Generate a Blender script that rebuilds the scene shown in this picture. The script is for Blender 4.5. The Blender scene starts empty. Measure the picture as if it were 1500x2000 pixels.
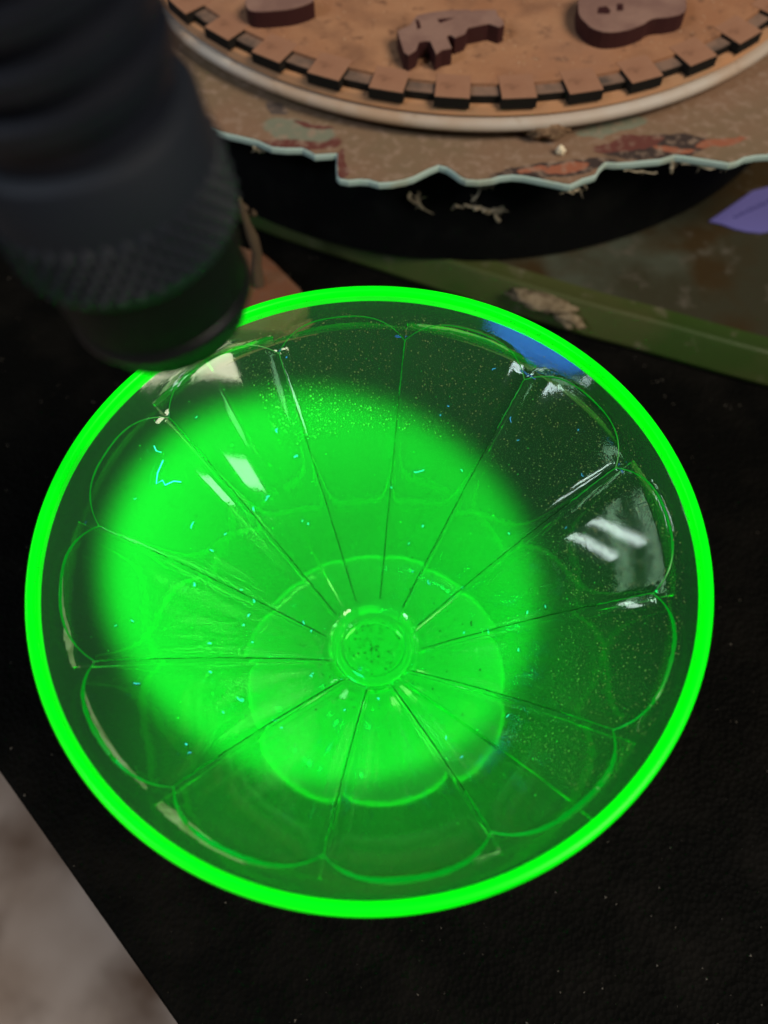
import bpy, bmesh, math, random
import numpy as np
from mathutils import Vector, Matrix

random.seed(7); rng = np.random.default_rng(7)
sc = bpy.context.scene
C = sc.collection
PI = math.pi

# ------------------------------------------------------------------ camera
cam_d = bpy.data.cameras.new('camera'); cam = bpy.data.objects.new('camera', cam_d); C.objects.link(cam)
CAM = Vector((0.0024, -0.0622, 0.1983))
Rt = Vector((0.99996, -0.00705, -0.00378)); Up = Vector((0.0080, 0.88122, 0.47264)); Fw = Vector((0.0, 0.47265, -0.88125))
m = Matrix((Rt, Up, -Fw)).transposed().to_4x4(); m.translation = CAM
cam.matrix_world = m
cam_d.sensor_width = 36; cam_d.lens = 30.6; cam_d.clip_start = 0.002; cam_d.clip_end = 50
cam_d.dof.use_dof = True; cam_d.dof.focus_distance = 0.158; cam_d.dof.aperture_fstop = 12.0
sc.camera = cam

# ------------------------------------------------------------------ dim room light
w = bpy.data.worlds.new('World'); sc.world = w; w.use_nodes = True
w.node_tree.nodes['Background'].inputs[0].default_value = (0.55, 0.62, 0.8, 1)
w.node_tree.nodes['Background'].inputs[1].default_value = 0.035
def area(name, loc, target, sx, sy, power, col):
    d = bpy.data.lights.new(name, 'AREA'); d.shape = 'RECTANGLE'; d.size = sx; d.size_y = sy; d.energy = power; d.color = col
    o = bpy.data.objects.new(name, d); C.objects.link(o); o.location = loc
    o.rotation_euler = (Vector(target) - Vector(loc)).to_track_quat('-Z', 'Y').to_euler()
    return o
area('ceiling_lamp', (1.00, -0.55, 1.45), (0, 0.1, 0), 0.7, 0.7, 27, (1.0, 0.86, 0.70))
area('window_light', (1.17, -0.58, 0.68), (0, 0, 0.06), 0.26, 0.14, 1.2, (0.86, 0.95, 1.0))
for k in (-1, 1):
    area('tube_lamp', (-1.37, 0.38, 0.56 + 0.05 * k), (0, 0, 0.06), 0.36, 0.03, 0.6, (0.88, 0.95, 1.0))
area('left_window', (-1.1, -0.5, 1.2), (0, 0, 0), 0.35, 0.35, 7.0, (0.80, 0.88, 1.0))

sc.view_settings.view_transform = 'Standard'; sc.view_settings.look = 'None'
sc.view_settings.exposure = 0; sc.view_settings.gamma = 1
cy = sc.cycles
cy.max_bounces = 24; cy.transmission_bounces = 20; cy.glossy_bounces = 10; cy.diffuse_bounces = 3; cy.transparent_max_bounces = 16
cy.caustics_refractive = False; cy.caustics_reflective = False
cy.use_denoising = True; cy.sample_clamp_indirect = 4.0
cy.volume_bounces = 0

# ------------------------------------------------------------------ helpers
def tag(o, label=None, cat=None, group=None, kind=None):
    if label: o['label'] = label
    if cat: o['category'] = cat
    if group: o['group'] = group
    if kind: o['kind'] = kind
    return o
def empty(name, loc=(0, 0, 0)):
    o = bpy.data.objects.new(name, None); C.objects.link(o); o.location = loc; o.empty_display_size = .01
    return o
def mesh_obj(name, verts, faces, mat, parent=None, smooth=None):
    me = bpy.data.meshes.new(name); me.from_pydata([tuple(v) for v in verts], [], faces); me.update()
    bm = bmesh.new(); bm.from_mesh(me); bmesh.ops.recalc_face_normals(bm, faces=bm.faces[:]); bm.to_mesh(me); bm.free()
    if smooth is not None:
        me.shade_smooth(); me.set_sharp_from_angle(angle=math.radians(smooth))
    me.materials.append(mat)
    o = bpy.data.objects.new(name, me); C.objects.link(o)
    if parent:
        o.parent = parent; o.matrix_parent_inverse = Matrix.Translation(-Vector(parent.location))
    return o
def lathe_data(prof, n=96, centre=(0, 0), ripple=None):
    """closed revolve of a profile that starts and ends on the axis or is a closed loop"""
    V = []; F = []; idx = []
    for (r, z) in prof:
        if r < 1e-7:
            idx.append([len(V)]); V.append((centre[0], centre[1], z))
        else:
            row = []
            for k in range(n):
                a = 2 * PI * k / n; rr = r if ripple is None else r + ripple(a, r, z)
                row.append(len(V)); V.append((centre[0] + rr * math.cos(a), centre[1] + rr * math.sin(a), z))
            idx.append(row)
    for a, b in zip(idx[:-1], idx[1:]):
        for k in range(n):
            k2 = (k + 1) % n
            if len(a) == 1 and len(b) == 1: continue
            if len(a) == 1: F.append((a[0], b[k], b[k2]))
            elif len(b) == 1: F.append((a[k], b[0], a[k2]))
            else: F.append((a[k], b[k], b[k2], a[k2]))
    return V, F
def prism(poly, z0, z1):
    n = len(poly)
    V = [(x, y, z0) for x, y in poly] + [(x, y, z1) for x, y in poly]
    F = [tuple(range(n))[::-1], tuple(range(n, 2 * n))] + [(i, (i + 1) % n, n + (i + 1) % n, n + i) for i in range(n)]
    return V, F
def tube_data(pts, rad, n=5):
    V = []; F = []
    for i, p in enumerate(pts):
        p = Vector(p)
        t = (Vector(pts[min(i + 1, len(pts) - 1)]) - Vector(pts[max(i - 1, 0)])).normalized()
        a = t.orthogonal().normalized(); b = t.cross(a)
        r = rad[i] if isinstance(rad, (list, tuple)) else rad
        for k in range(n):
            th = 2 * PI * k / n; V.append(p + (a * math.cos(th) + b * math.sin(th)) * r)
    for i in range(len(pts) - 1):
        for k in range(n):
            F.append((i * n + k, i * n + (k + 1) % n, (i + 1) * n + (k + 1) % n, (i + 1) * n + k))
    F.append(tuple(range(n))[::-1]); F.append(tuple(range((len(pts) - 1) * n, len(pts) * n)))
    return V, F
class MB:
    def __init__(s): s.V = []; s.F = []
    def add(s, vf):
        b = len(s.V); s.V += list(vf[0]); s.F += [tuple(i + b for i in f) for f in vf[1]]
    def build(s, name, mat, parent=None, smooth=None): return mesh_obj(name, s.V, s.F, mat, parent, smooth)

# ------------------------------------------------------------------ materials
def new_mat(name):
    mt = bpy.data.materials.new(name); mt.use_nodes = True
    nt = mt.node_tree; return mt, nt, nt.nodes, nt.links
def pbr(name, col, rough=.6, spec=.4, metal=0, noise=None, bump=None, emit=None):
    """noise=(scale, colour2, lo, hi) mixes in a second colour; bump=(scale, strength, distance)"""
    mt, nt, N, L = new_mat(name); b = N['Principled BSDF']
    b.inputs['Base Color'].default_value = (*col, 1); b.inputs['Roughness'].default_value = rough
    b.inputs['Specular IOR Level'].default_value = spec; b.inputs['Metallic'].default_value = metal
    tc = N.new('ShaderNodeTexCoord')
    last = None
    for nz in (noise or []):
        sca, c2, lo, hi = nz
        n = N.new('ShaderNodeTexNoise'); n.inputs['Scale'].default_value = sca; n.inputs['Detail'].default_value = 6
        L.new(tc.outputs['Object'], n.inputs['Vector'])
        mr = N.new('ShaderNodeMapRange'); mr.inputs[1].default_value = lo; mr.inputs[2].default_value = hi
        L.new(n.outputs['Fac'], mr.inputs[0])
        mx = N.new('ShaderNodeMix'); mx.data_type = 'RGBA'
        L.new(mr.outputs[0], mx.inputs[0])
        if last is None: mx.inputs[6].default_value = (*col, 1)
        else: L.new(last, mx.inputs[6])
        mx.inputs[7].default_value = (*c2, 1); last = mx.outputs[2]
    if last is not None: L.new(last, b.inputs['Base Color'])
    if bump:
        n = N.new('ShaderNodeTexNoise'); n.inputs['Scale'].default_value = bump[0]; n.inputs['Detail'].default_value = 4
        L.new(tc.outputs['Object'], n.inputs['Vector'])
        bp = N.new('ShaderNodeBump'); bp.inputs['Strength'].default_value = bump[1]; bp.inputs['Distance'].default_value = bump[2]
        L.new(n.outputs['Fac'], bp.inputs['Height']); L.new(bp.outputs[0], b.inputs['Normal'])
    if emit:
        b.inputs['Emission Color'].default_value = (*emit[0], 1); b.inputs['Emission Strength'].default_value = emit[1]
    return mt

# uranium glass: clear green glass whose body glows weakly (volume emission) and whose
# surface answers the torch beam; Cycles cannot turn ultraviolet into green, so the torch's
# lamp already carries the green of the fluorescence.
def uranium(name, vol, rough=0.05):
    mt, nt, N, L = new_mat(name); N.remove(N['Principled BSDF']); out = N['Material Output']
    tc = N.new('ShaderNodeTexCoord')
    n1 = N.new('ShaderNodeTexNoise'); n1.inputs['Scale'].default_value = 900; n1.inputs['Detail'].default_value = 3
    n2 = N.new('ShaderNodeTexNoise'); n2.inputs['Scale'].default_value = 160; n2.inputs['Detail'].default_value = 2
    for n in (n1, n2): L.new(tc.outputs['Object'], n.inputs['Vector'])
    b1 = N.new('ShaderNodeBump'); b1.inputs['Strength'].default_value = 0.014; b1.inputs['Distance'].default_value = 0.0003
    b2 = N.new('ShaderNodeBump'); b2.inputs['Strength'].default_value = 0.006; b2.inputs['Distance'].default_value = 0.001
    L.new(n1.outputs['Fac'], b1.inputs['Height']); L.new(n2.outputs['Fac'], b2.inputs['Height']); L.new(b1.outputs[0], b2.inputs['Normal'])
    g = N.new('ShaderNodeBsdfGlass'); g.inputs['Color'].default_value = (0.90, 1, 0.90, 1); g.inputs['Roughness'].default_value = rough; g.inputs['IOR'].default_value = 1.5
    L.new(b2.outputs[0], g.inputs['Normal'])
    d = N.new('ShaderNodeBsdfDiffuse'); d.inputs['Color'].default_value = (0.011, 0.065, 0.017, 1)
    ad = N.new('ShaderNodeAddShader'); L.new(g.outputs[0], ad.inputs[0]); L.new(d.outputs[0], ad.inputs[1])
    L.new(ad.outputs[0], out.inputs['Surface'])
    va = N.new('ShaderNodeVolumeAbsorption'); va.inputs['Color'].default_value = (0.45, 1, 0.4, 1); va.inputs['Density'].default_value = 60
    em = N.new('ShaderNodeEmission'); em.inputs['Color'].default_value = (0.0, 1, 0.035, 1); em.inputs['Strength'].default_value = vol
    av = N.new('ShaderNodeAddShader'); L.new(va.outputs[0], av.inputs[0]); L.new(em.outputs[0], av.inputs[1]); L.new(av.outputs[0], out.inputs['Volume'])
    return mt
M = {}
M['glass'] = uranium('uranium_glass', 1.5)
M['foot'] = uranium('uranium_glass_foot', 10)  # stronger emission put in to stand for the beam reaching the foot
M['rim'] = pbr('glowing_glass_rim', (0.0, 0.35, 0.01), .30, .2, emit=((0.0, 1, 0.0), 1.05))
M['crease'] = pbr('shade_dirt_crease', (0.004, 0.016, 0.004), .8, .1)
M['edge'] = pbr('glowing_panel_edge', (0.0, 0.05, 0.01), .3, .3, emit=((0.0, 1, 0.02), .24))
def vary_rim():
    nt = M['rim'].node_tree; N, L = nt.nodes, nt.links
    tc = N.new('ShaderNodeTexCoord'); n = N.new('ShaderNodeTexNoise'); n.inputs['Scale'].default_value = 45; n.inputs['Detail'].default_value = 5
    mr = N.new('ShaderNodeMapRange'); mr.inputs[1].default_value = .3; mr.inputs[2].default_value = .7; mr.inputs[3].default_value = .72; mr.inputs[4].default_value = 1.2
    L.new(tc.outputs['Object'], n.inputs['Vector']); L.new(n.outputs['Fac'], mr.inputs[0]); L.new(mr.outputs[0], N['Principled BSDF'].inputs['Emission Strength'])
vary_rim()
def table_mat():
    mt, nt, N, L = new_mat('black_leatherette'); b = N['Principled BSDF']
    b.inputs['Base Color'].default_value = (0.0026, 0.0027, 0.0024, 1); b.inputs['Roughness'].default_value = .6; b.inputs['Specular IOR Level'].default_value = .025
    tc = N.new('ShaderNodeTexCoord')
    v = N.new('ShaderNodeTexVoronoi'); v.inputs['Scale'].default_value = 900; L.new(tc.outputs['Object'], v.inputs['Vector'])
    n = N.new('ShaderNodeTexNoise'); n.inputs['Scale'].default_value = 350; n.inputs['Detail'].default_value = 4; L.new(tc.outputs['Object'], n.inputs['Vector'])
    b1 = N.new('ShaderNodeBump'); b1.inputs['Strength'].default_value = .5; b1.inputs['Distance'].default_value = .0005
    b2 = N.new('ShaderNodeBump'); b2.inputs['Strength'].default_value = .5; b2.inputs['Distance'].default_value = .0006
    L.new(v.outputs['Distance'], b1.inputs['Height']); L.new(n.outputs['Fac'], b2.inputs['Height']); L.new(b1.outputs[0], b2.inputs['Normal']); L.new(b2.outputs[0], b.inputs['Normal'])
    n2 = N.new('ShaderNodeTexNoise'); n2.inputs['Scale'].default_value = 60; n2.inputs['Detail'].default_value = 8; L.new(tc.outputs['Object'], n2.inputs['Vector'])
    mr = N.new('ShaderNodeMapRange'); mr.inputs[1].default_value = .45; mr.inputs[2].default_value = .8
    mx = N.new('ShaderNodeMix'); mx.data_type = 'RGBA'; mx.inputs[6].default_value = (0.0026, 0.0027, 0.0024, 1); mx.inputs[7].default_value = (0.007, 0.0065, 0.0055, 1)
    L.new(n2.outputs['Fac'], mr.inputs[0]); L.new(mr.outputs[0], mx.inputs[0]); L.new(mx.outputs[2], b.inputs['Base Color'])
    return mt
M['table'] = table_mat()
M['floor'] = pbr('concrete_floor', (0.47, 0.36, 0.285), .8, .3, noise=[(7, (0.64, 0.53, 0.45), .40, .58), (13, (0.22, 0.145, 0.10), .44, .66)], bump=(40, .3, .004))
M['black'] = pbr('black_anodised', (0.006, 0.008, 0.014), .45, .45, bump=(700, .15, .0002))
M['collar'] = pbr('dark_grey_anodised', (0.009, 0.013, 0.021), .6, .4, bump=(900, .2, .0002))
M['bezel'] = pbr('black_bezel', (0.005, 0.0055, 0.006), .5, .12)
M['steel'] = pbr('satin_bezel_ring', (0.004, 0.0045, 0.006), .40, .40, 0)
M['lens'] = pbr('violet_lens', (0.02, 0.02, 0.05), .1, .5, emit=((0.05, 0.17, 1.0), 7.5))
M['brown'] = pbr('dusty_brown_board', (0.35, 0.165, 0.085), .9, .15, noise=[(30, (0.44, 0.235, 0.125), .4, .62), (90, (0.27, 0.135, 0.075), .50, .70), (330, (0.19, 0.095, 0.055), .58, .72), (14, (0.37, 0.215, 0.145), .5, .7)], bump=(600, .5, .0005))
M['tooth'] = pbr('brown_tooth_top', (0.30, 0.145, 0.085), .9, .15, noise=[(60, (0.36, 0.19, 0.115), .4, .7), (260, (0.20, 0.10, 0.06), .58, .75)], bump=(600, .4, .0004))
M['char'] = pbr('charred_cut_edge', (0.012, 0.010, 0.008), .8, .2)
M['ring'] = pbr('grey_brown_ring', (0.24, 0.15, 0.105), .85, .2, noise=[(200, (0.10, 0.075, 0.06), .45, .7)])
M['tan'] = pbr('tan_base_board', (0.50, 0.255, 0.125), .7, .3, noise=[(90, (0.42, 0.24, 0.13), .4, .7)])
M['cream'] = pbr('pale_rim_edge', (0.50, 0.46, 0.40), .6, .4, noise=[(28, (0.42, 0.29, 0.19), .42, .62), (150, (0.30, 0.2, 0.13), .6, .8)])
M['plum'] = pbr('plum_side', (0.040, 0.010, 0.010), .7, .3)
M['plumtop'] = pbr('dusty_plum_top', (0.22, 0.125, 0.10), .9, .2, noise=[(120, (0.29, 0.175, 0.135), .4, .65)], bump=(700, .5, .0004))
M['teal'] = pbr('pale_cut_edge', (0.42, 0.56, 0.50), .6, .3, noise=[(70, (0.36, 0.36, 0.24), .5, .7)])
M['drum'] = pbr('black_drum', (0.0022, 0.0026, 0.0027), .8, .1, noise=[(130, (0.006, 0.0065, 0.006), .5, .8)])
M['platter'] = pbr('dusty_olive_platter', (0.034, 0.032, 0.017), .7, .15, noise=[(22, (0.058, 0.066, 0.045), .48, .60), (35, (0.036, 0.022, 0.007), .48, .62), (150, (0.085, 0.075, 0.055), .58, .75)], bump=(150, .3, .0006))
M['lip'] = pbr('green_platter_lip', (0.034, 0.066, 0.012), .38, .4, noise=[(28, (0.062, 0.072, 0.022), .42, .62), (130, (0.12, 0.115, 0.065), .60, .75)], bump=(200, .25, .0005))
M['paper'] = pbr('violet_fluorescing_paper', (0.11, 0.10, 0.25), .8, .2, emit=((0.24, 0.22, 1.0), .06))
M['ink'] = pbr('blue_ink', (0.05, 0.05, 0.20), .8, .2)
M['wood'] = pbr('orange_brown_wood', (0.15, 0.060, 0.028), .7, .3, noise=[(120, (0.16, 0.085, 0.048), .45, .65), (500, (0.14, 0.075, 0.045), .5, .7)])
M['web'] = pbr('dusty_cobweb', (0.42, 0.36, 0.25), .9, .1)
M['dirt'] = pbr('dust_clump', (0.24, 0.19, 0.12), .95, .1, noise=[(500, (0.13, 0.10, 0.06), .45, .65)], bump=(1500, .8, .0006))
M['stalk'] = pbr('dry_stalk', (0.085, 0.062, 0.036), .85, .2, noise=[(300, (0.08, 0.055, 0.035), .4, .6)])
M['crumb'] = pbr('pale_crumb', (0.80, 0.70, 0.50), .8, .2)
M['lint'] = pbr('blue_fluorescing_lint', (0.1, 0.3, 0.6), .8, .2, emit=((0.02, 0.42, 1.0), .75))
M['speck'] = pbr('dust_specks', (0.30, 0.29, 0.13), .9, .1)
M['grit'] = pbr('dark_grit', (0.01, 0.02, 0.008), .9, .1)
M['fleck'] = pbr('pale_flecks', (0.13, 0.12, 0.10), .9, .1)
M['bubble'] = pbr('bright_green_specks', (0.05, 0.4, 0.06), .6, .3, emit=((0.03, 1.0, 0.1), .35))

# ------------------------------------------------------------------ setting
a = Vector((-0.083, -0.022)); b = Vector((-0.039, -0.070)); t = (b - a).normalized()
P0 = a - t * 1.2; P1 = b + t * 0.9; nrm = Vector((-t.y, t.x))
if nrm.x < 0: nrm = -nrm
P2 = P1 + nrm * 1.1; P3 = P0 + nrm * 1.1
V, F = prism([tuple(P0), tuple(P1), tuple(P2), tuple(P3)], -0.022, 0)
tt = mesh_obj('table_top', V, F, M['table']); tag(tt, kind='structure')
bv = tt.modifiers.new('bevel', 'BEVEL'); bv.width = .0012; bv.segments = 3
fl = mesh_obj('floor', [(-6, -6, -.74), (6, -6, -.74), (6, 6, -.74), (-6, 6, -.74)], [(0, 1, 2, 3)], M['floor']); tag(fl, kind='structure')

# ------------------------------------------------------------------ the glass
H = 0.072
glass = empty('glass_dish')
tag(glass, 'glowing green panelled glass dish with a bright rim under the flashlight', 'dish')
PH0 = 3.5232                       # a ridge stands at this angle, then one every 30 degrees
NP = 12
hub_r, hub_z = 0.0095, 0.0236
top_r, top_z = 0.0525, 0.0705
def inner(s):                      # s 0..1 from hub edge to lip
    r = hub_r + (top_r - hub_r) * s
    z = hub_z + (top_z - hub_z) * (s + 0.042 * math.sin(PI * s))
    return r, z
def normal(s):
    e = 1e-3; r0, z0 = inner(s - e); r1, z1 = inner(s + e); dx, dz = r1 - r0, z1 - z0; l = math.hypot(dx, dz)
    return dz / l, -dx / l         # outward and down
def smooth01(x): x = max(0, min(1, x)); return x * x * (3 - 2 * x)
SEAMS = [PH0 + 3.5 * PI / 6 + PI, PH0 + 3.5 * PI / 6]
PAN = [.5, -.3, .15, -.45, .35, -.1, .5, -.35, .2, -.5, .3, -.15]
def thick(s, th):
    r, z = inner(s)
    dl = ((th - PH0) % (PI / 6)) - PI / 12
    tr = 0.0034 - 0.0004 * s
    pk = int(((th - PH0) % (2 * PI)) / (PI / 6)) % NP
    tf = 0.0021 - 0.0003 * s + PAN[pk] * (s - .55) * .0032
    tf += 0.0045 * max(0, (s - 0.905) / 0.08) ** 1.3          # the flat runs out below the lip
    f = tf + (r + .003) * (1 / math.cos(dl) - 1) * .34
    t = min(tr, f)
    for sm in SEAMS:
        d = abs(((th - sm + PI) % (2 * PI)) - PI) * r
        if d < .0005: t += .00030 * (1 - d / .0005)
    return t
ths = []
for k in range(NP):
    base = PH0 + k * PI / 6
    for f in (0, .006, .03, .07, .12, .18, .25, .32, .39, .455, .485, .5, .515, .545, .61, .68, .75, .82, .88, .93, .97, .994):
        ths.append(base + f * PI / 6)
nt_ = len(ths)
S_in = sorted(set([round(i / 60, 4) for i in range(61)] + [round(.84 + i * .004, 4) for i in range(35)]))
S_out = sorted(set([round(i / 80, 4) for i in range(1, 81)] + [round(.88 + i * .003, 4) for i in range(40)]))
rows = [[(0, 0.0224)], ]
V = [(0, 0, 0.0218)]; idx = [[0]]
def addrow(fn):
    row = []
    for th in ths:
        r, z = fn(th); row.append(len(V)); V.append((r * math.cos(th), r * math.sin(th), z))
    idx.append(row)
for r, z in ((.0030, .0219), (.0052, .0220), (.0064, .0224), (.0070, .0229), (.0080, .0230), (.0090, .0232)): addrow(lambda th, r=r, z=z: (r, z))
def crest(s, th):                  # low sharp ridge between neighbouring panels, running out in an arch below the lip
    dl = abs(((th - PH0) % (PI / 6)) - PI / 12) / (PI / 12)
    sa = .955 - .075 * dl ** 3
    amp = 1 - smooth01((s - sa + .010) / .014)
    return ((.00014 + .00034 * s) * (dl ** 5 - .5) + (.00006 + .00013 * s) * dl ** 14) * amp
def inner_p(s, th):
    r, z = inner(s); n = normal(s); h = crest(s, th); return r - n[0] * h, z - n[1] * h
for s in S_in: addrow(lambda th, s=s: inner_p(s, th))
addrow(lambda th: (top_r + .0010, top_z + .0006))
def outer(s, th):
    r, z = inner(s); n = normal(s); t = thick(s, th); return r + n[0] * t, z + n[1] * t
for s in reversed([s for s in S_out if s <= 1]): addrow(lambda th, s=s: outer(s, th))
for q in (.0085, .006, .003): addrow(lambda th, q=q: (q, .0186))
idx.append([len(V)]); V.append((0, 0, .0186))
F = []
for A, B in zip(idx[:-1], idx[1:]):
    for k in range(nt_):
        k2 = (k + 1) % nt_
        if len(A) == 1: F.append((A[0], B[k], B[k2]))
        elif len(B) == 1: F.append((A[k], B[0], A[k2]))
        else: F.append((A[k], B[k], B[k2], A[k2]))
bowl = mesh_obj('bowl', V, F, M['glass'], glass, smooth=11)
# rim: the rounded thick lip
prof = []
for k in range(24):
    an = 2 * PI * k / 24; cx, cz = math.cos(an), math.sin(an)
    sx = math.copysign(abs(cx) ** .7, cx) * .00092; sz = math.copysign(abs(cz) ** .7, cz) * .0016
    prof.append((.05405 + sx, .0706 + sz))
prof.append(prof[0])
V, F = lathe_data(prof, 192)
bm = bmesh.new(); vs = [bm.verts.new(v) for v in V]
for f in F: bm.faces.new([vs[i] for i in f])
bmesh.ops.remove_doubles(bm, verts=bm.verts[:], dist=1e-7); bmesh.ops.recalc_face_normals(bm, faces=bm.faces[:])
me = bpy.data.meshes.new('rim'); bm.to_mesh(me); bm.free(); me.shade_smooth(); me.materials.append(M['rim'])
rim = bpy.data.objects.new('rim', me); C.objects.link(rim); rim.parent = glass
# dark tubes along the panel creases paint in their shade and dirt; towards the lip added emissive tubes stand in for light escaping at the panel edges
def ribbon(path, rad): return tube_data(path, rad, 5)
def arch_s(dl): return .955 - .075 * dl ** 3
def pin(s, th, h=.00003):
    r, z = inner_p(s, th); n = normal(s); return Vector(((r - n[0] * h) * math.cos(th), (r - n[0] * h) * math.sin(th), z - n[1] * h))
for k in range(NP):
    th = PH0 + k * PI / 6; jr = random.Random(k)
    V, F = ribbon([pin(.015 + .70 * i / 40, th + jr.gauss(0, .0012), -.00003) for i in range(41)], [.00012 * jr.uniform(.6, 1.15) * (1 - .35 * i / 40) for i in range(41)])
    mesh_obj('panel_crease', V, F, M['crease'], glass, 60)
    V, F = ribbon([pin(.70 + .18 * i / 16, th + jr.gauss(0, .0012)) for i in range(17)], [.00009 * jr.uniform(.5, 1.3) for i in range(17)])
    mesh_obj('panel_edge_glow', V, F, M['edge'], glass, 60)
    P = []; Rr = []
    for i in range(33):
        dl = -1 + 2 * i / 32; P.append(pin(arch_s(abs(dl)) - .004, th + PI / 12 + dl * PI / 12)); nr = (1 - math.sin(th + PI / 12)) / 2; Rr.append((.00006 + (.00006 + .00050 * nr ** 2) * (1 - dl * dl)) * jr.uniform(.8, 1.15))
    V, F = ribbon(P, Rr); mesh_obj('panel_edge_glow', V, F, M['edge'], glass, 60)
# stem and foot
prof = [(0, .0190), (.0080, .0190), (.0084, .0175), (.0078, .0150), (.0074, .0125), (.0080, .0100), (.0105, .0082), (.0145, .0071), (.020, .0066), (.027, .0062), (.0295, .0056), (.0303, .0038), (.0298, .0010), (.0288, .0005), (.022, .0005), (.019, .0014), (0, .0022)]
V, F = lathe_data(prof, 96); mesh_obj('foot', V, F, M['foot'], glass, smooth=40)

# ------------------------------------------------------------------ flashlight
Lp = Vector((-0.0214, 0.0044, 0.1218)); Sp = Vector((-0.0120, 0.0040, 0.040)); ax = (Sp - Lp).normalized()
torch = empty('flashlight', Lp); tag(torch, 'black metal flashlight with knurled collar pointing down into the green glass dish', 'flashlight')
torch.scale = (.78, .78, .78)
torch.rotation_euler = (-ax).to_track_quat('Z', 'Y').to_euler()
bpy.context.view_layer.update()
def tpart(name, prof, mat, smooth=35, n=96, ripple=None):
    V, F = lathe_data(prof, n, ripple=ripple)
    o = mesh_obj(name, V, F, mat, None, smooth); o.parent = torch; return o
tpart('bezel', [(0, .0035), (.0096, .0035), (.0098, 0), (.0102, -.0004), (.0108, .0001), (.0112, .0012), (.0119, .0034), (.0121, .0040), (.0126, .0066), (.0130, .0110), (.0130, .0165), (0, .0165)], M['bezel'])
tpart('bezel_ring', [(.0118, .0036)] + [(.0119 + .0011 * math.sin(PI * k / 12), .0052 - .0016 * math.cos(PI * k / 12)) for k in range(13)] + [(.0120, .0068)], M['steel'], 60)
tpart('lens', [(0, .0020), (.0094, .0020), (.0095, .0030), (0, .0030)], M['lens'])
tpart('collar', [(0, .0160), (.0130, .0160), (.0141, .0172), (.0143, .018), (.0143, .0335), (.0139, .0345), (.0128, .0350), (0, .0350)], M['collar'])
# knurling: a diamond grid of small raised pyramids on the lower half of the collar
kb = MB()
rowsz = 6; per = 40
for i in range(rowsz):
    for k in range(per):
        an = 2 * PI * (k + .5 * (i % 2)) / per; z = .0188 + i * .0014; R0, R1 = .01426, .01515; da = 2 * PI / per * .48; dz = .00135
        def p(r, a_, z_): return (r * math.cos(a_), r * math.sin(a_), z_)
        kb.add(([p(R0, an - da, z), p(R0, an, z - dz), p(R0, an + da, z), p(R0, an, z + dz), p(R1, an, z)], [(0, 1, 4), (1, 2, 4), (2, 3, 4), (3, 0, 4)]))
kn = kb.build('knurling', M['collar']); kn.parent = torch; tag(kn, kind='stuff')
tpart('neck', [(0, .0345), (.0122, .0345), (.0122, .039), (.0118, .0395), (0, .0395)], M['black'])
for i in range(4):
    z = .0390 + i * .0052
    tpart('cooling_fin', [(0, z), (.0126, z), (.0139, z + .0006), (.0139, z + .0028), (.0126, z + .0034), (.0118, z + .0036), (.0118, z + .0053), (0, z + .0053)], M['black'])
tpart('barrel', [(0, .0596), (.0118, .0596), (.0122, .061), (.0122, .115), (.0128, .117), (.0128, .126), (.012, .128), (0, .128)], M['black'])
sw = bpy.data.lights.new('torch_beam', 'SPOT'); sw.color = (0.0, 1.0, 0.08); sw.energy = 2.7; sw.spot_size = math.radians(63); sw.spot_blend = .32; sw.specular_factor = 0;   # the glow is not mirrored: it is born in the glass
sw.use_shadow = True; sw.shadow_soft_size = .003
sp_ = bpy.data.lights.new('near_wall_fill', 'SPOT'); sp_.color = (0.0, 1.0, 0.06); sp_.energy = 0.50; sp_.spot_size = math.radians(76); sp_.spot_blend = .9; sp_.specular_factor = 0; sp_.shadow_soft_size = .006  # fill spot added at the torch, aimed aside to brighten the near wall
sl = bpy.data.objects.new('near_wall_fill', sp_); C.objects.link(sl); sl.parent = torch; sl.location = (0, 0, -.0014); sl.rotation_euler = (torch.rotation_euler.to_matrix().inverted() @ (Vector((.004, -.030, .050)) - Lp)).to_track_quat('-Z', 'Y').to_euler()
so = bpy.data.objects.new('torch_beam', sw); C.objects.link(so); so.parent = torch; so.location = (0, 0, -.0012)

# ------------------------------------------------------------------ stacked things behind
# green platter
plat = empty('green_platter'); tag(plat, 'dusty olive green platter with a thick rounded green edge under the black drum', 'platter')
edge = [(-4.64, 15.04), (-3.31, 14.21), (-2.03, 13.59), (-0.47, 12.9), (1.8, 11.86), (4.0, 10.9), (6.12, 10.02), (7.5, 9.51), (9.52, 8.72), (11.62, 7.96), (14.5, 7.05), (18.5, 6.1), (23, 6.0), (27, 8), (30, 12), (31, 18), (29, 26), (24, 33), (15, 37), (5, 36.5), (-2, 33), (-6, 27), (-7.0, 21), (-6.2, 17)]
def resample(poly, n):
    P = [Vector(p) for p in poly]; m_ = len(P); out = []
    for i in range(m_):
        p0, p1, p2, p3 = P[i - 1], P[i], P[(i + 1) % m_], P[(i + 2) % m_]
        for k in range(n):
            t = k / n; out.append(.5 * ((2 * p1) + (-p0 + p2) * t + (2 * p0 - 5 * p1 + 4 * p2 - p3) * t * t + (-p0 + 3 * p1 - 3 * p2 + p3) * t ** 3))
    return out
E_ = [v * .01 for v in resample(edge, 6)]
ctr = sum(E_, Vector((0, 0))) / len(E_)
def inset(d):
    out = []
    n = len(E_)
    for i in range(n):
        tg = (E_[(i + 1) % n] - E_[i - 1]).normalized(); nn = Vector((-tg.y, tg.x))
        if nn.dot(ctr - E_[i]) < 0: nn = -nn
        out.append(E_[i] + nn * d)
    return out
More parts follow.
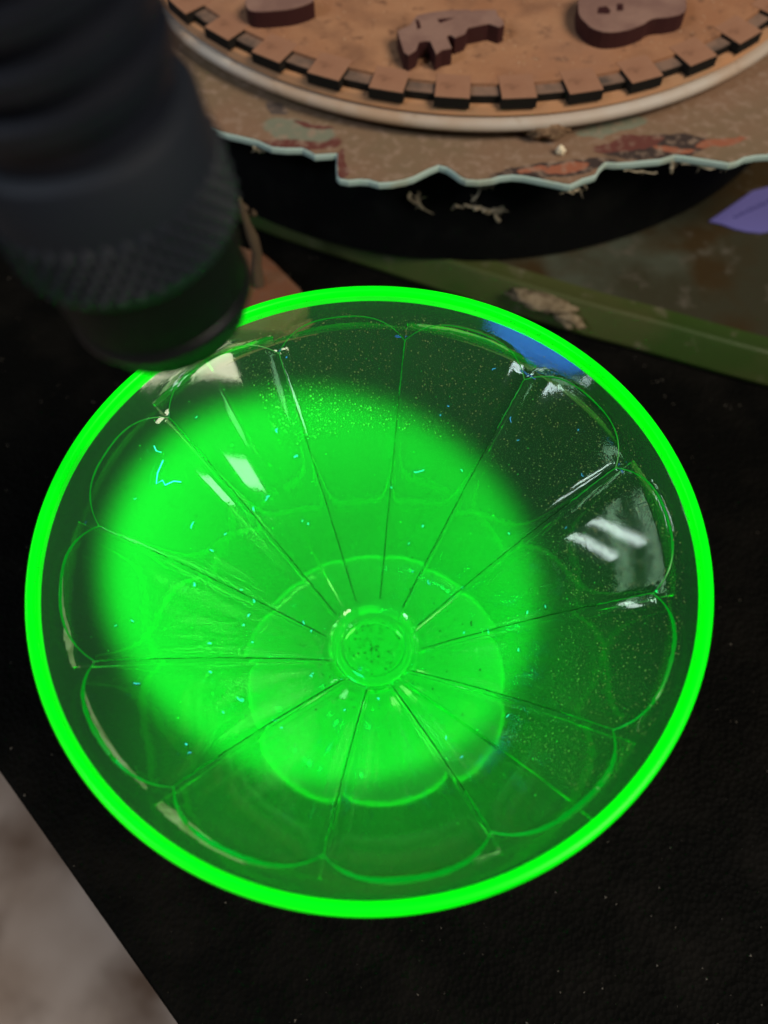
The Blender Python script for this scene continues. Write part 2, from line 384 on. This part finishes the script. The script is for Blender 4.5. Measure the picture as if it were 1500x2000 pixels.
def loft(rings, cap=True):
    V = []; F = []; n = len(E_)
    for d, z in rings:
        for p_ in inset(d): V.append((p_.x, p_.y, z))
    for j in range(len(rings) - 1):
        for i in range(n): F.append((j * n + i, j * n + (i + 1) % n, (j + 1) * n + (i + 1) % n, (j + 1) * n + i))
    if cap: F.append(tuple(range((len(rings) - 1) * n, len(rings) * n)))
    F.append(tuple(range(n))[::-1])
    return V, F
V, F = loft([(.0115, .0004), (.0105, .0088)]); mesh_obj('platter_body', V, F, M['platter'], plat)
rg = [(.0015, .0003), (.0002, .0010), (0, .0022), (.0030, .0086), (.0037, .0097), (.0046, .0101), (.0056, .0098), (.0066, .0093), (.0104, .0089), (.0112, .0080)]
V = []; F = []; n = len(E_)
for d, z in rg:
    for p_ in inset(d): V.append((p_.x, p_.y, z))
for j in range(len(rg)):
    j2 = (j + 1) % len(rg)
    for i in range(n): F.append((j * n + i, j * n + (i + 1) % n, j2 * n + (i + 1) % n, j2 * n + i))
mesh_obj('platter_lip', V, F, M['lip'], plat, smooth=32)

# black drum
V, F = lathe_data([(0, .0089), (.118, .0089), (.1195, .0100), (.1195, .0430), (.1185, .0448), (0, .0448)], 160, (.029, .241))
drum = mesh_obj('black_drum', V, F, M['drum'], None, 30); tag(drum, 'round black drum base between the green platter and the painted board', 'base')

# painted board with ragged edge
bd = [(-5.3, 13.72), (-3.97, 13.05), (-3.36, 12.85), (-2.96, 12.71), (-2.55, 12.45), (-2.2, 12.40), (-1.77, 12.4), (-1.6, 12.28), (-1.44, 12.15), (-0.88, 12.2), (-0.90, 11.8), (-0.88, 11.40), (-0.80, 11.28), (-0.58, 11.22), (-0.30, 11.25), (-0.08, 11.23), (0.18, 11.12), (0.5, 11.14), (0.81, 11.22), (1.05, 11.32), (1.26, 11.47), (1.45, 11.6), (1.68, 11.73), (1.86, 11.66), (2.03, 11.5), (2.18, 11.32), (2.34, 11.21), (2.65, 11.18), (2.97, 11.23), (3.2, 11.32), (3.49, 11.36), (3.75, 11.33), (3.99, 11.26), (4.25, 11.18), (4.54, 11.09), (4.75, 11.02), (4.91, 11.0), (5.08, 11.1), (5.25, 11.21), (5.42, 11.27), (5.59, 11.35), (5.72, 11.6), (5.87, 11.79), (6.15, 11.76), (6.48, 11.78), (6.9, 11.84), (7.26, 11.88), (7.5, 11.97), (7.65, 12.03), (7.85, 12.0), (8.05, 11.95), (8.5, 11.84), (8.97, 11.72), (9.2, 11.8), (9.4, 11.93), (9.7, 12.0), (10.0, 12.02), (10.76, 11.97), (12, 12.4), (13.2, 14), (14, 17), (15, 22), (14, 28), (10, 33), (3, 36), (-4, 34), (-8.5, 29), (-10, 23), (-9, 18), (-7, 15)]
bd = [(x * .01, y * .01) for x, y in bd]
board = empty('painted_board', (.03, .12, .047)); tag(board, 'dusty painted board with a wavy pale cut edge lying on the black drum', 'board')
def board_mat():
    mt, nt, N, L = new_mat('painted_board_face'); bs = N['Principled BSDF']; bs.inputs['Roughness'].default_value = .85; bs.inputs['Specular IOR Level'].default_value = .2
    tc = N.new('ShaderNodeTexCoord')
    nz = N.new('ShaderNodeTexNoise'); nz.inputs['Scale'].default_value = 140; nz.inputs['Detail'].default_value = 5; L.new(tc.outputs['Object'], nz.inputs['Vector'])
    sub = N.new('ShaderNodeVectorMath'); sub.operation = 'SUBTRACT'; sub.inputs[1].default_value = (.5, .5, .5); L.new(nz.outputs['Color'], sub.inputs[0])
    scl = N.new('ShaderNodeVectorMath'); scl.operation = 'SCALE'; scl.inputs['Scale'].default_value = .006; L.new(sub.outputs[0], scl.inputs[0])
    addv = N.new('ShaderNodeVectorMath'); L.new(tc.outputs['Object'], addv.inputs[0]); L.new(scl.outputs[0], addv.inputs[1])
    last = None
    base = (0.235, 0.142, 0.088)
    n2 = N.new('ShaderNodeTexNoise'); n2.inputs['Scale'].default_value = 35; n2.inputs['Detail'].default_value = 6; L.new(tc.outputs['Object'], n2.inputs['Vector'])
    mr = N.new('ShaderNodeMapRange'); mr.inputs[1].default_value = .4; mr.inputs[2].default_value = .62; L.new(n2.outputs['Fac'], mr.inputs[0])
    mx = N.new('ShaderNodeMix'); mx.data_type = 'RGBA'; mx.inputs[6].default_value = (*base, 1); mx.inputs[7].default_value = (0.195, 0.138, 0.082, 1); L.new(mr.outputs[0], mx.inputs[0]); last = mx.outputs[2]
    def blob(cx, cy, rx, ry, ang, col):
        nonlocal last
        mp = N.new('ShaderNodeMapping'); mp.vector_type = 'TEXTURE'; mp.inputs['Location'].default_value = (cx * .01, cy * .01, .047); mp.inputs['Rotation'].default_value = (0, 0, math.radians(ang)); mp.inputs['Scale'].default_value = (rx * .01, ry * .01, .05)
        L.new(addv.outputs[0], mp.inputs['Vector'])
        ln = N.new('ShaderNodeVectorMath'); ln.operation = 'LENGTH'; L.new(mp.outputs[0], ln.inputs[0])
        r = N.new('ShaderNodeMapRange'); r.inputs[1].default_value = 1.05; r.inputs[2].default_value = .93; L.new(ln.outputs['Value'], r.inputs[0])
        x = N.new('ShaderNodeMix'); x.data_type = 'RGBA'; L.new(r.outputs[0], x.inputs[0]); L.new(last, x.inputs[6]); x.inputs[7].default_value = (*col, 1); last = x.outputs[2]
    teal = (0.19, 0.20, 0.14); red = (0.135, 0.045, 0.035); org = (0.31, 0.11, 0.06); dk = (0.05, 0.035, 0.03)
    blob(-1.9, 12.55, 1.15, .28, 5, red); blob(-1.9, 13.05, .95, .42, -14, teal); blob(-1.55, 13.28, .55, .09, -16, red)
    blob(-.78, 11.75, .16, .6, 0, red); blob(4.6, 11.55, 1.6, .28, 8, dk); blob(7.2, 12.3, 1.4, .45, 8, dk)
    blob(6.5, 12.42, .95, .26, 12, red); blob(6.2, 13.1, 1.0, .30, 18, teal); blob(4.85, 11.6, .62, .17, 12, org); blob(4.0, 11.55, .35, .09, 12, org)
    blob(8.9, 12.5, .75, .16, 14, org); blob(7.6, 12.25, .55, .10, -6, org); blob(5.2, 13.4, 1.0, .22, 10, (0.10, 0.072, 0.055)); blob(-2.5, 13.9, .35, .2, -30, (0.09, 0.07, 0.06))
    n3 = N.new('ShaderNodeTexNoise'); n3.inputs['Scale'].default_value = 420; n3.inputs['Detail'].default_value = 4; L.new(tc.outputs['Object'], n3.inputs['Vector'])
    m3 = N.new('ShaderNodeMapRange'); m3.inputs[1].default_value = .5; m3.inputs[2].default_value = .78; L.new(n3.outputs['Fac'], m3.inputs[0])
    x3 = N.new('ShaderNodeMix'); x3.data_type = 'RGBA'; L.new(m3.outputs[0], x3.inputs[0]); L.new(last, x3.inputs[6]); x3.inputs[7].default_value = (0.32, 0.225, 0.16, 1)
    L.new(x3.outputs[2], bs.inputs['Base Color'])
    bp = N.new('ShaderNodeBump'); bp.inputs['Strength'].default_value = .4; bp.inputs['Distance'].default_value = .0005; L.new(n3.outputs['Fac'], bp.inputs['Height']); L.new(bp.outputs[0], bs.inputs['Normal'])
    return mt
V, F = prism(bd, .0449, .04695)
core = mesh_obj('cut_edge', V, F, M['teal'], board)
bb = core.modifiers.new('bevel', 'BEVEL'); bb.width = .0005; bb.segments = 2; bb.limit_method = 'ANGLE'; bb.angle_limit = 1.0
# painted skin a hair above the core, slightly inside its edge
def poly_inset(P, d):
    n = len(P); A = sum(P[i][0] * P[(i + 1) % n][1] - P[(i + 1) % n][0] * P[i][1] for i in range(n)); sg = 1 if A > 0 else -1; out = []
    for i in range(n):
        tg = (Vector(P[(i + 1) % n]) - Vector(P[i - 1])).normalized(); out.append((P[i][0] - tg.y * sg * d, P[i][1] + tg.x * sg * d))
    return out
V, F = prism(poly_inset(bd, .0004), .0465, .0472)
mesh_obj('painted_face', V, F, board_mat(), board)

# round dial: base with pale rim, ring, gear disc, teeth, raised characters
DC = Vector((.0308, .2343))
dial = empty('gear_dial', (DC.x, DC.y, .0472)); tag(dial, 'round brown gear dial with square teeth and plum raised characters on top of stack', 'dial')
def dl(name, prof, mat, smooth=30, n=200):
    V, F = lathe_data(prof, n, tuple(DC)); return mesh_obj(name, V, F, mat, dial, smooth)
dl('spacer', [(0, .0473), (.1045, .0473), (.1045, .0500), (0, .0500)], M['char'])
rp = [(0, .0499), (.1075, .0499)] + [(.1078 + .0018 * math.sin(PI * k / 10), .0516 - .0017 * math.cos(PI * k / 10)) for k in range(11)] + [(.1070, .0534), (0, .0534)]
dl('base_rim', rp, M['cream'], 50)
dl('base_face', [(0, .0531), (.1070, .0531), (.1079, .0543), (.1072, .0560), (0, .0560)], M['tan'])
rs = [(0, .0536), (.1056, .0536), (.1056, .0579), (0, .0560)]
dl('ring_edge', rs, M['char']); dl('ring_face', [(0, .0577), (.1054, .0577), (.1054, .0581), (0, .0581)], M['ring'])
dl('face_edge', [(0, .0568), (.1018, .0568), (.1018, .0586), (0, .0588)], M['char'])
dl('dial_face', [(0, .0585), (.1020, .0578), (.1020, .05895), (0, .05895)], M['brown'])
NT = 41; pitch = 2 * PI / NT
def wedge(r0, r1, hw, z0, z1):
    return prism([(r0, -hw), (r1, -hw), (r1, hw), (r0, hw)], z0, z1)
Vt, Ft = wedge(.0995, .1080, .0044, .0562, .0589)
tooth0 = None
for k in range(NT):
    an = math.radians(-95.8) + k * pitch * 1.0
    if tooth0 is None:
        me = bpy.data.meshes.new('tooth'); me.from_pydata(Vt, [], Ft); me.update(); me.materials.append(M['char'])
        Vc, Fc = wedge(.0992, .10785, .00428, .0586, .0591 )
        mt_ = bpy.data.meshes.new('tooth_top'); mt_.from_pydata(Vc, [], Fc); mt_.update(); mt_.materials.append(M['tooth'])
        tooth0 = (me, mt_)
    o = bpy.data.objects.new('tooth', tooth0[0]); C.objects.link(o); o.parent = dial
    o.location = (0, 0, -.0472); o.rotation_euler = (0, 0, an + random.uniform(-.002, .002))
    o2 = bpy.data.objects.new('tooth_top', tooth0[1]); C.objects.link(o2); o2.parent = o
def glyph(poly, z0=.0588, z1=.0632, holes=()):
    poly = [(x * .01, y * .01) for x, y in poly]
    V, F = prism(poly, z0, z1); o = mesh_obj('raised_character', V, F, M['plum'], dial)
    V, F = prism(poly_inset(poly, .00012), z1 - .0003, z1 + .0002); c = mesh_obj('character_face', V, F, M['plumtop']); c.parent = o; c.matrix_parent_inverse = Matrix.Translation(-dial.location) @ Matrix.Identity(4)
    c.matrix_parent_inverse = Matrix.Identity(4)
    for h in holes:
        hp = [(x * .01, y * .01) for x, y in h]; V, F = prism(hp, z1, z1 + .00026)
        hh = mesh_obj('character_recess', V, F, M['plum']); hh.parent = o; hh.matrix_parent_inverse = Matrix.Identity(4)
    return o
g2 = [(0.66, 14.64), (0.73, 14.72), (0.98, 14.89), (1.1, 15.16), (1.18, 15.3), (1.56, 15.43), (2.03, 15.51), (2.49, 15.52), (2.59, 15.46), (2.65, 15.5), (3.19, 15.51), (3.23, 15.26), (3.33, 15.09), (3.37, 14.88), (3.22, 14.77), (3.1, 14.84), (2.97, 14.92), (2.45, 14.76), (2.36, 14.52), (2.1, 14.36), (1.98, 14.48), (1.9, 14.44), (2.01, 13.96), (1.76, 13.88), (1.6, 13.72), (1.47, 14.24), (1.37, 14.25), (1.21, 14.21), (1.13, 13.89), (0.93, 13.69), (0.81, 13.81)]
glyph(g2, holes=[[(1.68, 15.12), (2.11, 15.17), (1.75, 14.96)], [(1.14, 15.12), (1.22, 15.07), (1.27, 14.78), (1.17, 14.7)]])
g3 = [(5.27, 15.33), (5.3, 15.79), (5.51, 16.25), (6.05, 16.6), (7.12, 16.65), (7.96, 16.4), (8.11, 15.92), (8.05, 15.5), (7.98, 15.35), (7.8, 15.21), (7.5, 15.12), (7.23, 15.10), (7.1, 15.06), (7.01, 15.0), (6.88, 14.86), (6.7, 14.75), (6.45, 14.62), (6.19, 14.55), (5.98, 14.53), (5.79, 14.55), (5.6, 14.65), (5.48, 14.77), (5.37, 14.99), (5.30, 15.15)]
glyph(g3, holes=[[(5.75, 15.3), (6.05, 15.28), (6.1, 15.42), (6.02, 15.6), (5.8, 15.55)], [(6.25, 15.4), (6.42, 15.42), (6.45, 15.7), (6.3, 15.7)]])
g1 = [(-3.24, 15.97), (-3.2, 15.75), (-3.14, 15.61), (-3.07, 15.54), (-2.96, 15.5), (-2.78, 15.49), (-2.6, 15.5), (-2.36, 15.53), (-2.12, 15.57), (-1.93, 15.63), (-1.76, 15.71), (-1.58, 15.82), (-1.45, 15.95), (-1.5, 16.2), (-1.79, 16.32), (-2.53, 16.41), (-3.02, 16.34)]
glyph(g1)

# ------------------------------------------------------------------ paper tag
tagp = empty('paper_tag', (.114, .14, .0089)); tag(tagp, 'violet glowing paper tag with blurred handwriting on the green platter', 'paper tag')
V, F = prism([(.1005, .1372), (.1040, .1360), (.1075, .1340), (.1110, .1328), (.1150, .1322), (.150, .140), (.148, .160), (.121, .1514), (.1162, .1498)], .0090, .00935)
mesh_obj('paper', V, F, M['paper'], tagp)
sb = MB()
def scribble(x0, y0, n, dx, dy, amp):
    pts = []
    for i in range(n * 8):
        t = i / 8; pts.append((x0 + dx * t + amp * .5 * math.cos(t * 2 * PI), y0 + dy * t + amp * math.sin(t * 2 * PI) * (.7 + .3 * math.sin(t * 3.1)), .0094))
    sb.add(tube_data(pts, .00016, 4))
scribble(.1080, .1385, 5, .0012, .0007, .0007); scribble(.1140, .1420, 5, .0015, .0008, .0009)
sb.build('handwriting', M['ink'], tagp)

# ------------------------------------------------------------------ wooden wedge with stalk, behind the flashlight
wd = [(-3.35, 12.95), (-3.0, 12.6), (-2.14, 11.51), (-1.9, 10.9), (-2.6, 9.9), (-4.5, 10.0), (-6.2, 10.8), (-6.0, 12.6), (-4.6, 13.4)]
V, F = prism([(x * .01, y * .01) for x, y in wd], .0003, .006)
wo = mesh_obj('wood_piece', V, F, M['wood'], None); tag(wo, 'orange brown wooden wedge on the table between flashlight and green rim', 'wood piece')
bw = wo.modifiers.new('bevel', 'BEVEL'); bw.width = .0008; bw.segments = 2
sp = [(-.0337, .1165, .0058), (-.0339, .1172, .0085), (-.0336, .1178, .0125), (-.0328, .1187, .0170), (-.0335, .1195, .0215), (-.0345, .1203, .0262), (-.0353, .1210, .0305), (-.0357, .1213, .0335)]
V, F = tube_data(sp, [.0019, .0021, .0016, .0014, .0017, .0011, .0013, .0008], 8)
sp2 = [(-.0353, .1210, .0315), (-.0342, .1212, .0300), (-.0330, .1214, .0285), (-.0318, .1216, .0277)]
mb = MB(); mb.add((V, F)); mb.add(tube_data(sp2, [.0010, .0011, .0012, .0006], 7))
st = mb.build('dry_stalk', M['stalk'], None, 60); tag(st, 'crooked dry brown stalk standing in the wooden wedge beside the flashlight', 'stalk')

# ------------------------------------------------------------------ cobwebs and dust clumps
def web(label, branches, seed):
    rr = random.Random(seed); mb = MB()
    for pts, r in branches:
        P = []
        for i in range(len(pts) - 1):
            A, B = Vector(pts[i]), Vector(pts[i + 1])
            for k in range(4): P.append(A.lerp(B, k / 4) + Vector((rr.gauss(0, 1), rr.gauss(0, 1), rr.gauss(0, 1))) * r * .8)
        P.append(Vector(pts[-1]))
        mb.add(tube_data(P, [r * rr.uniform(.45, 1.3) for _ in P], 5))
        for _ in range(9):
            q = rr.choice(P); d = Vector((rr.gauss(0, 1), rr.gauss(0, .5), rr.gauss(0, 1))) * r * 2.2
            mb.add(tube_data([q, q + d * .5, q + d + Vector((rr.gauss(0, 1), 0, rr.gauss(0, 1))) * r], [r * .4, r * .3, r * .12], 4))
    o = mb.build('cobweb', M['web'], None, 60); return tag(o, label, 'cobweb', 'dusty cobwebs under the painted board')
def drumpt(x, z, off=.0008):       # a point just in front of the drum's side
    return (x, .241 - math.sqrt((.1195 + off) ** 2 - (x - .029) ** 2), z)
web('small dusty cobweb tuft on the black drum, left of the branching one', [([drumpt(.0095, .0335), drumpt(.0115, .0318), drumpt(.0135, .0290)], .0006), ([drumpt(.0125, .0335), drumpt(.0120, .0310)], .0004)], 1)
web('long branching dusty cobweb strand hanging from board onto the black drum', [([(.0318, .1150, .0448), (.0308, .1165, .0410), drumpt(.0290, .0370), drumpt(.0265, .0325)], .00028), ([drumpt(.0210, .0290), drumpt(.0250, .0305), drumpt(.0290, .0298), drumpt(.0330, .0285), drumpt(.0345, .0255)], .0006), ([drumpt(.0330, .0285), drumpt(.0350, .0295)], .0004)], 2)
web('wispy cobweb under the point of the board edge near its orange patch', [([(.0485, .1106, .0446), (.0500, .1112, .0436), (.0520, .1122, .0440)], .0003), ([(.0530, .1130, .0445), (.0545, .1140, .0425), (.0535, .1145, .0412)], .0002)], 3)
web('wispy cobweb below the board edge, nearest the violet tag', [([(.0640, .1180, .0445), (.0690, .1190, .0432), (.0730, .1195, .0425)], .00022), ([(.0765, .1200, .0447), (.0770, .1203, .0430), (.0772, .1206, .0415)], .0005), ([(.0790, .1200, .0446), (.0850, .1190, .0446), (.0895, .1180, .0445)], .0003)], 4)
web('pale dust tuft under the board edge beside the flashlight', [([(-.0300, .1275, .0447), (-.0290, .1272, .0436), (-.0275, .1268, .0440)], .0004)], 5)
def clump(name, label, cat, loc, r, sx, sy, sz, seed, mat, rot=0):
    rr = random.Random(seed); bm = bmesh.new(); bmesh.ops.create_icosphere(bm, subdivisions=3, radius=1)
    from mathutils import noise
    for v in bm.verts:
        f = 1 + .55 * noise.noise(v.co * 2.2 + Vector((seed, 0, 0))) + .3 * noise.noise(v.co * 6 + Vector((0, seed, 0))); v.co = v.co * f
        v.co = Vector((v.co.x * sx, v.co.y * sy, v.co.z * sz)) * r
    me = bpy.data.meshes.new(name); bm.to_mesh(me); bm.free(); me.shade_smooth(); me.materials.append(mat)
    o = bpy.data.objects.new(name, me); C.objects.link(o); o.location = loc; o.rotation_euler = (0, 0, rot); tag(o, label, cat); return o
clump('dust_clump', 'tan dust clump crusted on the green platter edge above the glowing rim', 'dust clump', (.0475, .1068, .0088), .0040, 2.4, .8, .28, 3, M['dirt'], -.35)
clump('dust_clump', 'lower tan dust clump spilling off the green platter edge', 'dust clump', (.0550, .1024, .0066), .0028, 1.6, .8, .7, 5, M['dirt'], -.6)
clump('dust_clump', 'brown dust tuft bridging the pale rim of the dial and the board', 'dust clump', (.0445, .1262, .0500), .0038, 1.3, .55, .55, 9, pbr('brown_dust', (0.26, 0.165, 0.095), .95, .1, noise=[(700, (0.14, 0.085, 0.05), .4, .6)], bump=(1500, .8, .0006)))
clump('crumb', 'small pale crumb lying on the painted board below the dial rim', 'crumb', (.0475, .1208, .0483), .0011, 1, .8, 1.2, 13, M['crumb'])

# ------------------------------------------------------------------ lint, specks and flecks (too small to count)
def on_bowl(s, th, h=.00006):
    r, z = inner(s); n = normal(s); return Vector(((r - n[0] * h) * math.cos(th), (r - n[0] * h) * math.sin(th), z - n[1] * h))
def find_s_th(x, y):
    r = math.hypot(x, y); return max(0, min(.97, (r - hub_r) / (top_r - hub_r))), math.atan2(y, x)
lm = MB()
def fibre(s, th, length, n=5, r=.00007):
    p0 = [s, th]; ang = random.uniform(0, 6.28); pts = []
    for i in range(n):
        pts.append(on_bowl(p0[0], p0[1], .0001)); ang += random.gauss(0, .9)
        st_ = length / n; rr_ = inner(p0[0])[0]
        p0[0] = min(.97, max(.01, p0[0] + math.cos(ang) * st_ / .062)); p0[1] += math.sin(ang) * st_ / rr_
    lm.add(tube_data(pts, r, 4))
for _ in range(46):
    fibre(random.uniform(.03, .85) ** .8, random.uniform(.2, PI + .9), random.uniform(.0004, .0009) + .0020 * random.random() ** 3, 6, random.uniform(.00003, .00008))
for _ in range(14):
    fibre(random.uniform(.05, .6), random.uniform(-PI, 0), random.uniform(.0006, .0014), 4, .00005)
lm.add(tube_data([on_bowl(s, th, .00012) for s, th in ((.80, 2.62), (.79, 2.68), (.775, 2.72), (.765, 2.69), (.75, 2.70), (.735, 2.66), (.715, 2.64))], .00011, 5))
lm.add(tube_data([on_bowl(s, th, .00012) for s, th in ((.85, 2.60), (.835, 2.61), (.82, 2.60))], .0001, 5))
lint = lm.build('lint', M['lint']); tag(lint, 'tiny blue glowing lint fibres scattered inside the green glass dish', 'lint', kind='stuff')
def flakes(name, mat, n, place, smin, smax, label, cat):
    V = np.zeros((n * 4, 3)); Fl = []
    for i in range(n):
        p, nn = place(); u = nn.orthogonal().normalized(); u.rotate(Matrix.Rotation(random.uniform(0, 6.28), 3, nn)); v = nn.cross(u)
        q = smin + (smax - smin) * random.random() ** 3; q2 = q * random.uniform(.3, 1); hgt = min(q, q2) * .6
        V[4 * i] = p + u * q; V[4 * i + 1] = p - u * q * .6 + v * q2; V[4 * i + 2] = p - u * q * .5 - v * q2 * .8; V[4 * i + 3] = p + nn * hgt
        Fl += [(4 * i, 4 * i + 2, 4 * i + 1), (4 * i, 4 * i + 1, 4 * i + 3), (4 * i + 1, 4 * i + 2, 4 * i + 3), (4 * i + 2, 4 * i, 4 * i + 3)]
    me = bpy.data.meshes.new(name); me.from_pydata([tuple(v) for v in V], [], Fl); me.update(); me.materials.append(mat)
    o = bpy.data.objects.new(name, me); C.objects.link(o); return tag(o, label, cat, kind='stuff')
def bowl_place(smin=.05, smax=.97, a0=0, a1=2 * PI, pw=.6):
    def f():
        s = smin + (smax - smin) * random.random() ** pw; th = random.uniform(a0, a1); n = normal(s)
        return on_bowl(s, th, .00002), Vector((-n[0] * math.cos(th), -n[0] * math.sin(th), -n[1]))
    return f
flakes('dust', M['speck'], 7000, bowl_place(.58, .97, -.9, 2.1, .8), .00004, .00020, 'olive dust specks on the far wall inside the green dish', 'dust')
flakes('dust', M['bubble'], 520, bowl_place(.1, .95), .00003, .00016, 'bright green specks on the inner walls of the green dish', 'dust')
def hub_place():
    if random.random() < .45:
        r = .0065 * math.sqrt(random.random()); th = random.uniform(0, 6.28); return Vector((r * math.cos(th), r * math.sin(th), .0223)), Vector((0, 0, 1))
    s = abs(random.gauss(0, .16)); th = random.gauss(-1.2, 1.0); n = normal(min(s, .6))
    return on_bowl(min(s, .6), th, .00002), Vector((-n[0] * math.cos(th), -n[0] * math.sin(th), -n[1]))
flakes('grit', M['grit'], 700, hub_place, .00006, .00036, 'dark grit specks gathered round the hub of the green dish', 'grit')
def table_place():
    while True:
        x, y = random.uniform(-.14, .16), random.uniform(-.10, .16)
        if (Vector((x, y)) - a).dot(nrm) > .001: return Vector((x, y, .0001)), Vector((0, 0, 1))
flakes('dust', M['fleck'], 1700, table_place, .00005, .00040, 'pale dust flecks scattered over the black table top', 'dust')
def dial_place():
    while True:
        x, y = random.uniform(-.06, .13), random.uniform(.11, .19)
        if (Vector((x, y)) - DC).length < .099: return Vector((x, y, .0590)), Vector((0, 0, 1))
flakes('dust', pbr('tan_dust', (0.55, 0.36, 0.22), .9, .1), 1800, dial_place, .00006, .00042, 'tan dust flecks lying on the brown dial face', 'dust')
